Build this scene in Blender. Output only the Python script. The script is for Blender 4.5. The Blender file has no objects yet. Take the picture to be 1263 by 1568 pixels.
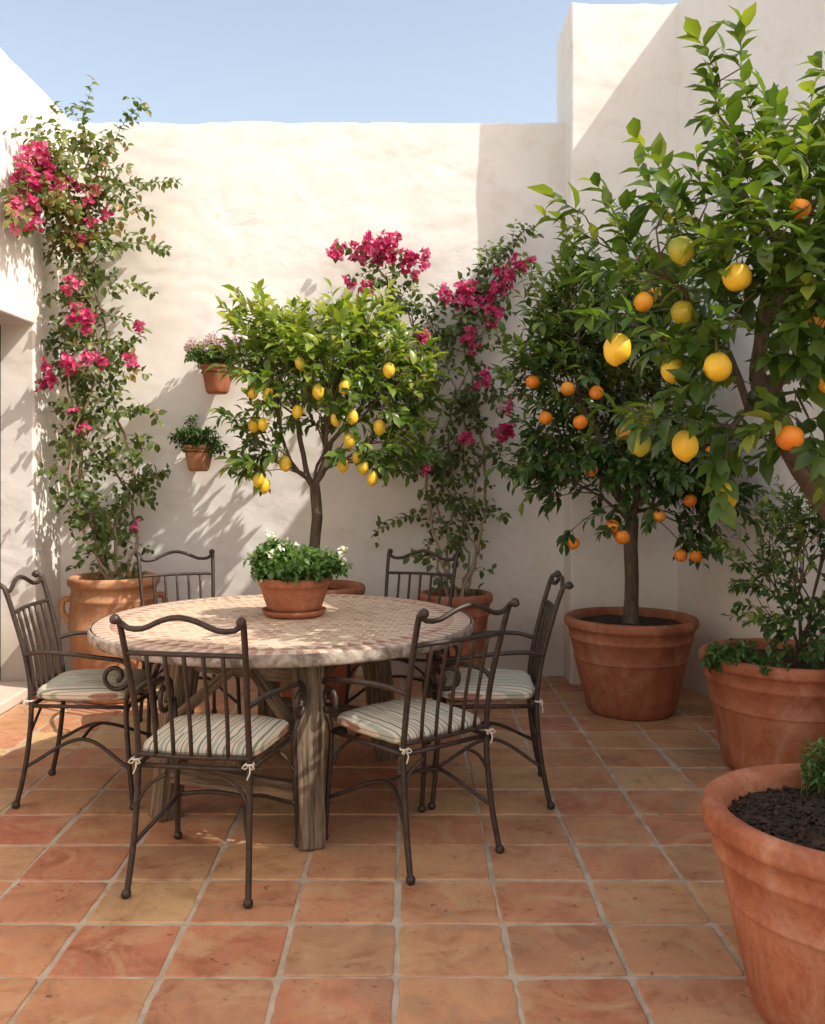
import bpy, bmesh, math, random
import numpy as np
from mathutils import Vector, Matrix, noise

rng = np.random.default_rng(11)
random.seed(11)
scene = bpy.context.scene
COL = scene.collection

# ------------------------------------------------------------------ helpers
def link(o, parent=None):
    COL.objects.link(o)
    if parent is not None:
        o.parent = parent
    return o

def empty(name, loc=(0, 0, 0), rotz=0.0):
    e = bpy.data.objects.new(name, None)
    e.location = loc
    e.rotation_euler = (0, 0, rotz)
    e.empty_display_size = 0.1
    return link(e)

def mesh_obj(name, verts, faces, mats, parent=None, smooth=True, midx=None, attr=None):
    me = bpy.data.meshes.new(name)
    me.from_pydata([tuple(v) for v in verts], [], [tuple(f) for f in faces])
    for m in mats:
        me.materials.append(m)
    if midx is not None:
        me.polygons.foreach_set('material_index', np.asarray(midx, dtype=np.int32))
    me.polygons.foreach_set('use_smooth', [smooth] * len(me.polygons))
    if attr is not None:
        a = me.attributes.new('lv', 'FLOAT', 'POINT')
        a.data.foreach_set('value', np.asarray(attr, dtype=np.float32))
    me.update()
    o = bpy.data.objects.new(name, me)
    return link(o, parent)

def newmat(name):
    m = bpy.data.materials.new(name)
    m.use_nodes = True
    nt = m.node_tree
    b = nt.nodes['Principled BSDF']
    return m, nt, b

def nd(nt, t, **kw):
    n = nt.nodes.new(t)
    for k, v in kw.items():
        setattr(n, k, v)
    return n

def L(nt, a, b):
    nt.links.new(a, b)

def ramp(nt, stops, interp='LINEAR'):
    r = nt.nodes.new('ShaderNodeValToRGB')
    cr = r.color_ramp
    cr.interpolation = interp
    while len(cr.elements) > 1:
        cr.elements.remove(cr.elements[-1])
    cr.elements[0].position = stops[0][0]
    cr.elements[0].color = (*stops[0][1], 1)
    for p, c in stops[1:]:
        e = cr.elements.new(p)
        e.color = (*c, 1)
    return r

def mixrgb(nt, a, b, fac, mode='MIX'):
    m = nt.nodes.new('ShaderNodeMix')
    m.data_type = 'RGBA'
    m.blend_type = mode
    for sock, v in ((m.inputs[0], fac), (m.inputs[6], a), (m.inputs[7], b)):
        if hasattr(v, 'links'):
            nt.links.new(v, sock)
        elif isinstance(v, (tuple, list)):
            sock.default_value = (*v, 1) if len(v) == 3 else v
        else:
            sock.default_value = v
    return m.outputs[2]

def mth(nt, op, a, b=None, c=None):
    m = nt.nodes.new('ShaderNodeMath')
    m.operation = op
    for i, v in enumerate((a, b, c)):
        if v is None:
            continue
        if hasattr(v, 'links'):
            nt.links.new(v, m.inputs[i])
        else:
            m.inputs[i].default_value = v
    return m.outputs[0]

def tnoise(nt, vec, scale, detail=4, rough=0.55, dist=0.0):
    n = nd(nt, 'ShaderNodeTexNoise')
    n.inputs['Scale'].default_value = scale
    n.inputs['Detail'].default_value = detail
    n.inputs['Roughness'].default_value = rough
    n.inputs['Distortion'].default_value = dist
    if vec is not None:
        L(nt, vec, n.inputs['Vector'])
    return n.outputs['Fac']

def bump(nt, bsdf, h, strength, distance, prev=None):
    b = nd(nt, 'ShaderNodeBump')
    b.inputs['Strength'].default_value = strength
    b.inputs['Distance'].default_value = distance
    L(nt, h, b.inputs['Height'])
    if prev is not None:
        L(nt, prev, b.inputs['Normal'])
    if bsdf is not None:
        L(nt, b.outputs[0], bsdf.inputs['Normal'])
    return b.outputs[0]

# ------------------------------------------------------------------ materials
def m_plaster():
    m, nt, b = newmat('white_plaster')
    g = nd(nt, 'ShaderNodeNewGeometry')
    pos = g.outputs['Position']
    n1 = tnoise(nt, pos, 0.9, 3, 0.6, 0.3)
    r1 = ramp(nt, [(0.3, (0.79, 0.745, 0.685)), (0.55, (0.835, 0.80, 0.75)), (0.8, (0.86, 0.84, 0.80))])
    L(nt, n1, r1.inputs[0])
    n2 = tnoise(nt, pos, 5.0, 5, 0.7, 0.3)
    r2 = ramp(nt, [(0.32, (0.80, 0.74, 0.66)), (0.5, (1, 1, 1))])
    L(nt, n2, r2.inputs[0])
    c = mixrgb(nt, r1.outputs[0], r2.outputs[0], 0.35, 'MULTIPLY')
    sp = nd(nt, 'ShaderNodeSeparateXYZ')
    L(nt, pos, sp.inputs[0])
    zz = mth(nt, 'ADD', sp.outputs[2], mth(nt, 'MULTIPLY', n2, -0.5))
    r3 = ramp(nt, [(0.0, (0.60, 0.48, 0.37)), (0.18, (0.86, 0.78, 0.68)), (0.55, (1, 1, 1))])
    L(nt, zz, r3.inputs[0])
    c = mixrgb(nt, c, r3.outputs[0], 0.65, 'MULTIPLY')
    L(nt, c, b.inputs['Base Color'])
    b.inputs['Roughness'].default_value = 0.92
    b.inputs['Specular IOR Level'].default_value = 0.2
    mp = nd(nt, 'ShaderNodeMapping')
    mp.inputs['Scale'].default_value = (1, 1, 1.6)
    mp.inputs['Rotation'].default_value = (0, 0.6, 0)
    L(nt, pos, mp.inputs[0])
    h1 = tnoise(nt, mp.outputs[0], 1.9, 2, 0.5, 0.3)
    h2 = tnoise(nt, mp.outputs[0], 7, 4, 0.55, 0.4)
    # trowel ridges only in places
    msk = nd(nt, 'ShaderNodeMapRange')
    msk.inputs['From Min'].default_value = 0.42; msk.inputs['From Max'].default_value = 0.66
    msk.inputs['To Min'].default_value = 0.25; msk.inputs['To Max'].default_value = 1.0
    L(nt, n1, msk.inputs[0])
    p = bump(nt, None, h1, 0.33, 0.075)
    h2m = mth(nt, 'MULTIPLY', h2, msk.outputs[0])
    bump(nt, b, h2m, 0.34, 0.020, p)
    return m

def m_terracotta(name, dark=(0.325, 0.102, 0.048), light=(0.46, 0.172, 0.088), patina=0.45):
    m, nt, b = newmat(name)
    g = nd(nt, 'ShaderNodeNewGeometry')
    pos = g.outputs['Position']
    n1 = tnoise(nt, pos, 5, 5, 0.65, 0.5)
    r1 = ramp(nt, [(0.35, dark), (0.65, light)])
    L(nt, n1, r1.inputs[0])
    mp = nd(nt, 'ShaderNodeMapping')
    mp.inputs['Scale'].default_value = (1, 1, 0.35)
    L(nt, pos, mp.inputs[0])
    n2 = tnoise(nt, mp.outputs[0], 7, 6, 0.72, 1.0)
    r2 = ramp(nt, [(0.50, (0, 0, 0)), (0.70, (1, 1, 1))])
    L(nt, n2, r2.inputs[0])
    f = mth(nt, 'MULTIPLY', r2.outputs[0], patina)
    c = mixrgb(nt, r1.outputs[0], (0.56, 0.37, 0.26), f)
    n3 = tnoise(nt, pos, 60, 3, 0.6)
    r3 = ramp(nt, [(0.3, (0.68, 0.64, 0.62)), (0.55, (1, 1, 1))])
    L(nt, n3, r3.inputs[0])
    c = mixrgb(nt, c, r3.outputs[0], 0.6, 'MULTIPLY')
    n4 = tnoise(nt, mp.outputs[0], 2.6, 4, 0.6, 0.8)
    r4 = ramp(nt, [(0.38, (0.62, 0.56, 0.52)), (0.56, (1, 1, 1))])
    L(nt, n4, r4.inputs[0])
    c = mixrgb(nt, c, r4.outputs[0], 0.65, 'MULTIPLY')
    L(nt, c, b.inputs['Base Color'])
    b.inputs['Roughness'].default_value = 0.72
    b.inputs['Specular IOR Level'].default_value = 0.3
    p = bump(nt, None, n1, 0.25, 0.01)
    bump(nt, b, n3, 0.35, 0.002, p)
    return m

def m_floor():
    m, nt, b = newmat('terracotta_floor_tile')
    a = nd(nt, 'ShaderNodeAttribute', attribute_name='lv')
    g = nd(nt, 'ShaderNodeNewGeometry')
    pos = g.outputs['Position']
    r = ramp(nt, [(0.0, (0.47, 0.195, 0.105)), (0.18, (0.53, 0.275, 0.145)), (0.34, (0.44, 0.155, 0.090)), (0.5, (0.52, 0.295, 0.150)),
                  (0.66, (0.50, 0.205, 0.115)), (0.80, (0.54, 0.35, 0.180)), (0.9, (0.40, 0.205, 0.115)), (1.0, (0.49, 0.23, 0.12))])
    L(nt, a.outputs['Fac'], r.inputs[0])
    off = nd(nt, 'ShaderNodeVectorMath', operation='SCALE')
    cmb = nd(nt, 'ShaderNodeCombineXYZ')
    L(nt, a.outputs['Fac'], cmb.inputs[2])
    L(nt, cmb.outputs[0], off.inputs[0]); off.inputs['Scale'].default_value = 37.0
    add = nd(nt, 'ShaderNodeVectorMath', operation='ADD')
    L(nt, pos, add.inputs[0]); L(nt, off.outputs[0], add.inputs[1])
    v = add.outputs[0]
    n1 = tnoise(nt, v, 6, 5, 0.68, 1.0)
    r1 = ramp(nt, [(0.3, (0.66, 0.56, 0.49)), (0.5, (1, 1, 1)), (0.78, (1.15, 1.2, 1.1))])
    L(nt, n1, r1.inputs[0])
    c = mixrgb(nt, r.outputs[0], r1.outputs[0], 0.95, 'MULTIPLY')
    n2 = tnoise(nt, v, 4.0, 5, 0.70, 1.0)
    r2 = ramp(nt, [(0.48, (0, 0, 0)), (0.64, (1, 1, 1))])
    L(nt, n2, r2.inputs[0])
    c = mixrgb(nt, c, (0.54, 0.37, 0.20), mth(nt, 'MULTIPLY', r2.outputs[0], 0.65))
    r5 = ramp(nt, [(0.34, (1, 1, 1)), (0.44, (0, 0, 0))])
    L(nt, n2, r5.inputs[0])
    c = mixrgb(nt, c, (0.34, 0.225, 0.14), mth(nt, 'MULTIPLY', r5.outputs[0], 0.55))
    n3 = tnoise(nt, v, 26, 5, 0.68, 0.2)
    r3 = ramp(nt, [(0.30, (0.30, 0.22, 0.17)), (0.38, (1, 1, 1)), (0.66, (1, 1, 1)), (0.74, (1.2, 1.25, 1.3))])
    L(nt, n3, r3.inputs[0])
    c = mixrgb(nt, c, r3.outputs[0], 0.8, 'MULTIPLY')
    n4 = tnoise(nt, pos, 1.3, 4, 0.6, 0.6)
    r4 = ramp(nt, [(0.35, (0.76, 0.71, 0.66)), (0.6, (1, 1, 1))])
    L(nt, n4, r4.inputs[0])
    c = mixrgb(nt, c, r4.outputs[0], 0.6, 'MULTIPLY')
    L(nt, c, b.inputs['Base Color'])
    rr = nd(nt, 'ShaderNodeMapRange')
    rr.inputs['To Min'].default_value = 0.4
    rr.inputs['To Max'].default_value = 0.8
    L(nt, n1, rr.inputs[0])
    L(nt, rr.outputs[0], b.inputs['Roughness'])
    b.inputs['Specular IOR Level'].default_value = 0.4
    p = bump(nt, None, n1, 0.45, 0.007)
    bump(nt, b, n3, 0.45, 0.0025, p)
    return m

def m_simple(name, c1, c2, scale, rough=0.8, metal=0.0, bs=0.3, bd=0.003, stretch=(1, 1, 1), obj=False, lo=0.3, hi=0.7):
    m, nt, b = newmat(name)
    if obj:
        src = nd(nt, 'ShaderNodeTexCoord').outputs['Object']
    else:
        src = nd(nt, 'ShaderNodeNewGeometry').outputs['Position']
    mp = nd(nt, 'ShaderNodeMapping')
    mp.inputs['Scale'].default_value = stretch
    L(nt, src, mp.inputs[0])
    n = tnoise(nt, mp.outputs[0], scale, 5, 0.65, 0.4)
    r = ramp(nt, [(lo, c1), (hi, c2)])
    L(nt, n, r.inputs[0])
    L(nt, r.outputs[0], b.inputs['Base Color'])
    b.inputs['Roughness'].default_value = rough
    b.inputs['Metallic'].default_value = metal
    if metal == 0:
        b.inputs['Specular IOR Level'].default_value = 0.3
    bump(nt, b, n, bs, bd)
    return m

def m_leaf(name, stops, trans=0.3, rough=0.42):
    m, nt, b = newmat(name)
    a = nd(nt, 'ShaderNodeAttribute', attribute_name='lv')
    r = ramp(nt, stops)
    L(nt, a.outputs['Fac'], r.inputs[0])
    b.inputs['Roughness'].default_value = rough
    b.inputs['Specular IOR Level'].default_value = 0.45
    L(nt, r.outputs[0], b.inputs['Base Color'])
    tr = nd(nt, 'ShaderNodeBsdfTranslucent')
    c2 = mixrgb(nt, r.outputs[0], (1.5, 1.7, 0.5), 1.0, 'MULTIPLY')
    L(nt, c2 if name != 'bougainvillea_bract' else r.outputs[0], tr.inputs[0])
    mx = nd(nt, 'ShaderNodeMixShader')
    mx.inputs[0].default_value = trans
    L(nt, b.outputs[0], mx.inputs[1]); L(nt, tr.outputs[0], mx.inputs[2])
    out = nt.nodes['Material Output']
    L(nt, mx.outputs[0], out.inputs[0])
    return m

def m_fruit(name, c1, c2, green):
    m, nt, b = newmat(name)
    a = nd(nt, 'ShaderNodeAttribute', attribute_name='lv')
    g = nd(nt, 'ShaderNodeNewGeometry')
    n = tnoise(nt, g.outputs['Position'], 25, 3)
    r = ramp(nt, [(0.3, c1), (0.7, c2)])
    L(nt, n, r.inputs[0])
    c = mixrgb(nt, r.outputs[0], green, a.outputs['Fac'])
    L(nt, c, b.inputs['Base Color'])
    b.inputs['Roughness'].default_value = 0.42
    v = tnoise(nt, g.outputs['Position'], 220, 2)
    bump(nt, b, v, 0.35, 0.003)
    return m

M_PLASTER = m_plaster()
M_POT = m_terracotta('terracotta_clay')
M_POT_OLD = m_terracotta('terracotta_clay_aged', (0.42, 0.175, 0.075), (0.56, 0.29, 0.14), 0.5)
M_TILE = m_floor()
M_GROUT = m_simple('floor_grout', (0.32, 0.26, 0.19), (0.54, 0.47, 0.37), 9, 0.95)
M_GROUND = m_simple('dry_earth', (0.30, 0.22, 0.14), (0.42, 0.33, 0.22), 2, 0.95)
M_SOIL = m_simple('potting_soil', (0.014, 0.009, 0.006), (0.080, 0.050, 0.033), 45, 0.95, bs=0.8, bd=0.01)
M_IRON = m_simple('wrought_iron', (0.020, 0.013, 0.010), (0.060, 0.040, 0.030), 40, 0.48, 0.2, 0.3, 0.001)
M_BARK = m_simple('citrus_bark', (0.070, 0.048, 0.032), (0.18, 0.135, 0.095), 30, 0.9, bs=0.6, bd=0.004, stretch=(1, 1, 0.35))
M_STEM = m_simple('vine_stem', (0.20, 0.14, 0.09), (0.38, 0.29, 0.20), 30, 0.9)
M_GREENSTEM = m_simple('green_twig', (0.08, 0.11, 0.03), (0.14, 0.17, 0.05), 30, 0.7)
M_WOOD = m_simple('weathered_wood', (0.048, 0.032, 0.020), (0.25, 0.18, 0.12), 10, 0.88, bs=0.9, bd=0.010, stretch=(6, 6, 0.4), obj=True, lo=0.36, hi=0.66)
M_STONE = m_simple('table_rim_stone', (0.12, 0.095, 0.075), (0.40, 0.34, 0.28), 16, 0.85, bs=0.9, bd=0.008, obj=True, lo=0.38, hi=0.62)
M_DARK = m_simple('door_frame_metal', (0.02, 0.02, 0.022), (0.035, 0.035, 0.038), 10, 0.45)
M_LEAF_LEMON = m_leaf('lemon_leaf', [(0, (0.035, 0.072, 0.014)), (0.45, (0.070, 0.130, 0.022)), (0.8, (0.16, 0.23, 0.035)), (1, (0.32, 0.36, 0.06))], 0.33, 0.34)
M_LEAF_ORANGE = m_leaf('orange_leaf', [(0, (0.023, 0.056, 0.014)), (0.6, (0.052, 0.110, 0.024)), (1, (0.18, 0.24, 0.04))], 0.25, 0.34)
M_LEAF_BOUG = m_leaf('bougainvillea_leaf', [(0, (0.040, 0.072, 0.018)), (0.6, (0.095, 0.140, 0.032)), (0.85, (0.18, 0.20, 0.05)), (1, (0.28, 0.15, 0.05))])
M_LEAF_HERB = m_leaf('herb_leaf', [(0, (0.035, 0.085, 0.022)), (0.6, (0.075, 0.16, 0.035)), (1, (0.18, 0.27, 0.08))])
M_BRACT = m_leaf('bougainvillea_bract', [(0, (0.52, 0.02, 0.12)), (0.5, (0.74, 0.07, 0.25)), (1, (0.86, 0.30, 0.44))], 0.4, 0.7)
M_LILAC = m_leaf('lilac_petal', [(0, (0.50, 0.32, 0.58)), (1, (0.80, 0.66, 0.84))], 0.3, 0.7)
M_WHITE = m_leaf('white_petal', [(0, (0.75, 0.72, 0.66)), (1, (0.85, 0.84, 0.80))], 0.2, 0.7)
M_LEMON = m_fruit('lemon_skin', (0.80, 0.46, 0.02), (0.86, 0.56, 0.04), (0.22, 0.30, 0.03))
M_ORANGE = m_fruit('orange_skin', (0.80, 0.22, 0.012), (0.88, 0.30, 0.02), (0.75, 0.42, 0.03))

def m_glass():
    m, nt, b = newmat('door_glass')
    b.inputs['Base Color'].default_value = (0.02, 0.025, 0.03, 1)
    b.inputs['Roughness'].default_value = 0.05
    return m
M_GLASS = m_glass()

def m_cushion():
    m, nt, b = newmat('striped_cushion_fabric')
    tc = nd(nt, 'ShaderNodeTexCoord')
    sp = nd(nt, 'ShaderNodeSeparateXYZ')
    L(nt, tc.outputs['Object'], sp.inputs[0])
    cream = (0.62, 0.56, 0.45)
    fx = mth(nt, 'FRACT', mth(nt, 'MULTIPLY', mth(nt, 'ADD', sp.outputs[0], 1.0), 11.0))
    r = ramp(nt, [(0.0, cream), (0.14, (0.19, 0.23, 0.17)), (0.23, cream), (0.32, (0.34, 0.37, 0.28)), (0.36, cream), (0.48, (0.36, 0.20, 0.14)), (0.53, cream),
                  (0.62, (0.37, 0.39, 0.31)), (0.76, cream), (0.86, (0.22, 0.26, 0.20)), (0.92, cream)], 'CONSTANT')
    L(nt, fx, r.inputs[0])
    zz = mth(nt, 'FRACT', mth(nt, 'MULTIPLY', sp.outputs[2], 55.0))
    rz = ramp(nt, [(0.0, (1, 1, 1)), (0.45, (0.58, 0.48, 0.42)), (0.65, (1, 1, 1))], 'CONSTANT')
    L(nt, zz, rz.inputs[0])
    g = nd(nt, 'ShaderNodeNewGeometry')
    sn = nd(nt, 'ShaderNodeSeparateXYZ')
    L(nt, g.outputs['Normal'], sn.inputs[0])
    side = mth(nt, 'LESS_THAN', sn.outputs[2], 0.55)
    c = mixrgb(nt, r.outputs[0], rz.outputs[0], side, 'MULTIPLY')
    L(nt, c, b.inputs['Base Color'])
    b.inputs['Roughness'].default_value = 0.95
    b.inputs['Specular IOR Level'].default_value = 0.1
    p = bump(nt, None, tnoise(nt, tc.outputs['Object'], 9, 3), 0.5, 0.025)
    bump(nt, b, tnoise(nt, tc.outputs['Object'], 400, 2), 0.3, 0.001, p)
    return m
M_CUSHION = m_cushion()
M_FABRIC = m_simple('cushion_tie_cotton', (0.56, 0.52, 0.43), (0.64, 0.60, 0.50), 50, 0.95)

def m_mosaic():
    m, nt, b = newmat('mosaic_table_top')
    tc = nd(nt, 'ShaderNodeTexCoord')
    o = tc.outputs['Object']
    sp = nd(nt, 'ShaderNodeSeparateXYZ')
    L(nt, o, sp.inputs[0])
    x, y = sp.outputs[0], sp.outputs[1]
    rad = mth(nt, 'SQRT', mth(nt, 'ADD', mth(nt, 'MULTIPLY', x, x), mth(nt, 'MULTIPLY', y, y)))
    ang = mth(nt, 'ARCTAN2', y, x)
    mp = nd(nt, 'ShaderNodeMapping')
    mp.inputs['Rotation'].default_value = (0, 0, 0.12)
    L(nt, o, mp.inputs[0])
    br = nd(nt, 'ShaderNodeTexBrick')
    br.inputs['Scale'].default_value = 1.0
    br.inputs['Brick Width'].default_value = 0.052
    br.inputs['Row Height'].default_value = 0.046
    br.inputs['Mortar Size'].default_value = 0.006
    br.inputs['Mortar Smooth'].default_value = 0.2
    br.inputs['Bias'].default_value = -0.05
    br.inputs['Color1'].default_value = (0.60, 0.46, 0.32, 1)
    br.inputs['Color2'].default_value = (0.34, 0.175, 0.115, 1)
    br.inputs['Mortar'].default_value = (0.60, 0.50, 0.38, 1)
    L(nt, mp.outputs[0], br.inputs['Vector'])
    seg = mth(nt, 'FRACT', mth(nt, 'MULTIPLY', ang, 72 / (2 * math.pi)))
    rr = mth(nt, 'DIVIDE', mth(nt, 'SUBTRACT', rad, 0.70), 0.075)
    tri = mth(nt, 'LESS_THAN', mth(nt, 'ABSOLUTE', mth(nt, 'SUBTRACT', seg, 0.5)), mth(nt, 'MULTIPLY', rr, 0.5))
    bord = mixrgb(nt, (0.58, 0.47, 0.36), (0.33, 0.14, 0.095), tri)
    inb = mth(nt, 'MULTIPLY', mth(nt, 'GREATER_THAN', rad, 0.70), mth(nt, 'LESS_THAN', rad, 0.775))
    c = mixrgb(nt, br.outputs['Color'], bord, inb)
    seg2 = mth(nt, 'FRACT', mth(nt, 'MULTIPLY', ang, 90 / (2 * math.pi)))
    out2 = mixrgb(nt, (0.56, 0.46, 0.36), (0.40, 0.23, 0.165), mth(nt, 'LESS_THAN', seg2, 0.5))
    c = mixrgb(nt, c, out2, mth(nt, 'GREATER_THAN', rad, 0.782))
    line = mth(nt, 'LESS_THAN', mth(nt, 'ABSOLUTE', mth(nt, 'SUBTRACT', rad, 0.779)), 0.005)
    c = mixrgb(nt, c, (0.50, 0.43, 0.35), line)
    n1 = tnoise(nt, o, 7, 6, 0.7, 0.8)
    r1 = ramp(nt, [(0.44, (0, 0, 0)), (0.64, (1, 1, 1))])
    L(nt, n1, r1.inputs[0])
    c = mixrgb(nt, c, (0.56, 0.45, 0.33), mth(nt, 'MULTIPLY', r1.outputs[0], 0.6))
    n2 = tnoise(nt, o, 40, 3, 0.7)
    r2 = ramp(nt, [(0.3, (0.7, 0.65, 0.6)), (0.5, (1, 1, 1))])
    L(nt, n2, r2.inputs[0])
    c = mixrgb(nt, c, r2.outputs[0], 0.6, 'MULTIPLY')
    L(nt, c, b.inputs['Base Color'])
    b.inputs['Roughness'].default_value = 0.7
    b.inputs['Specular IOR Level'].default_value = 0.3
    p = bump(nt, None, br.outputs['Fac'], -0.5, 0.002)
    bump(nt, b, n1, 0.3, 0.003, p)
    return m
M_MOSAIC = m_mosaic()

# ------------------------------------------------------------------ walls
def wall_cells(name, org, du, dn, us, zs, inside, thick, amp=0.009, parent=None, topamp=0.030):
    vd, verts, faces = {}, [], []
    du, dn = Vector(du).normalized(), Vector(dn).normalized()
    def V(i, j, s):
        k = (i, j, s)
        if k not in vd:
            p = Vector((org[0], org[1], 0)) + du.to_3d() * us[i] + dn.to_3d() * (thick * s)
            p.z = zs[j]
            q = Vector((p.x, p.y, p.z))
            a = noise.noise(q * 1.3) * amp * 1.4 + noise.noise(q * 3.6) * amp * 0.6
            p += dn.to_3d() * a
            if j > 0:
                nb = [(i - 1 + a2, j) for a2 in (0, 1)]
                top = all(not (0 <= ii < len(us) - 1) or j >= len(zs) - 1 or not inside(ii, j) for ii, _ in nb)
                if top:
                    p.z += noise.noise(Vector((q.x * 2.3, q.y * 2.3, 7))) * topamp + noise.noise(Vector((q.x * 9, q.y * 9, 3))) * topamp * 0.6
            vd[k] = len(verts)
            verts.append(p)
        return vd[k]
    nu, nz = len(us) - 1, len(zs) - 1
    ins = lambda i, j: 0 <= i < nu and 0 <= j < nz and inside(i, j)
    for i in range(nu):
        for j in range(nz):
            if not ins(i, j):
                continue
            faces.append((V(i, j, 0), V(i + 1, j, 0), V(i + 1, j + 1, 0), V(i, j + 1, 0)))
            faces.append((V(i, j, 1), V(i, j + 1, 1), V(i + 1, j + 1, 1), V(i + 1, j, 1)))
            if not ins(i - 1, j): faces.append((V(i, j, 0), V(i, j + 1, 0), V(i, j + 1, 1), V(i, j, 1)))
            if not ins(i + 1, j): faces.append((V(i + 1, j, 0), V(i + 1, j, 1), V(i + 1, j + 1, 1), V(i + 1, j + 1, 0)))
            if not ins(i, j - 1): faces.append((V(i, j, 0), V(i, j, 1), V(i + 1, j, 1), V(i + 1, j, 0)))
            if not ins(i, j + 1): faces.append((V(i, j + 1, 0), V(i + 1, j + 1, 0), V(i + 1, j + 1, 1), V(i, j + 1, 1)))
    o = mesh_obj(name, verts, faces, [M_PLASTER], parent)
    bm = bmesh.new(); bm.from_mesh(o.data)
    bmesh.ops.recalc_face_normals(bm, faces=bm.faces)
    bm.to_mesh(o.data); bm.free()
    bv = o.modifiers.new('bevel', 'BEVEL')
    bv.width = 0.018; bv.segments = 3; bv.limit_method = 'ANGLE'; bv.angle_limit = math.radians(55)
    bv.harden_normals = True
    return o

def steps(a, b, s, extra=()):
    n = max(1, round((b - a) / s))
    r = [a + (b - a) * i / n for i in range(n + 1)]
    for e in extra:
        k = min(range(len(r)), key=lambda q: abs(r[q] - e))
        r[k] = e
    return r

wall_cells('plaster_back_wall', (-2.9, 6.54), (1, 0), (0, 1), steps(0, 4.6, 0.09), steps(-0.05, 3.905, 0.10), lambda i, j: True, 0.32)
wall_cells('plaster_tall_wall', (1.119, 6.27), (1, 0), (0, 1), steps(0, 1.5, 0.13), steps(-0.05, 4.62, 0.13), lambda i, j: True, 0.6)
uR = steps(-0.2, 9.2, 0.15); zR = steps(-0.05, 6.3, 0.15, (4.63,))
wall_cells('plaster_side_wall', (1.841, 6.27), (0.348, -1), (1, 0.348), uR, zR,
           lambda i, j: zR[j] < 4.6 or uR[i] > 5.0, 0.3)  # unseen taller step towards the camera, added to shade the foreground floor
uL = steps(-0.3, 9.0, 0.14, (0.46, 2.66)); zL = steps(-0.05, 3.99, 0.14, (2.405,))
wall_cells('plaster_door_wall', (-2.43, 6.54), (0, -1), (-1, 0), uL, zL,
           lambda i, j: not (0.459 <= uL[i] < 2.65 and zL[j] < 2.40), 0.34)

def box(verts, faces, c, s, rot=0.0, mid=None, midx=None):
    b = len(verts)
    cr, sr = math.cos(rot), math.sin(rot)
    for dx in (-1, 1):
        for dy in (-1, 1):
            for dz in (-1, 1):
                x, y = dx * s[0] / 2, dy * s[1] / 2
                verts.append((c[0] + x * cr - y * sr, c[1] + x * sr + y * cr, c[2] + dz * s[2] / 2))
    for f in ((0, 1, 3, 2), (4, 6, 7, 5), (0, 4, 5, 1), (2, 3, 7, 6), (0, 2, 6, 4), (1, 5, 7, 3)):
        faces.append(tuple(b + q for q in f))
        if midx is not None:
            midx.append(mid)

V_, F_, MI = [], [], []
for yy in (6.045, 4.98, 3.915):
    box(V_, F_, (-2.68, yy, 1.24), (0.06, 0.06, 2.33), 0, 0, MI)
for zz in (0.105, 2.372):
    box(V_, F_, (-2.68, 5.51, zz), (0.055, 1.0, 0.06), 0, 0, MI)
    box(V_, F_, (-2.68, 4.45, zz), (0.055, 1.0, 0.06), 0, 0, MI)
box(V_, F_, (-2.69, 4.98, 1.24), (0.012, 2.1, 2.2), 0, 1, MI)
mesh_obj('glass_door', V_, F_, [M_DARK, M_GLASS], smooth=False, midx=MI)
V_, F_ = [], []
box(V_, F_, (-2.56, 4.98, 0.035), (0.34, 2.18, 0.07))
o = mesh_obj('door_threshold', V_, F_, [M_PLASTER], smooth=False)
bv = o.modifiers.new('b', 'BEVEL'); bv.width = 0.012; bv.segments = 3

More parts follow.
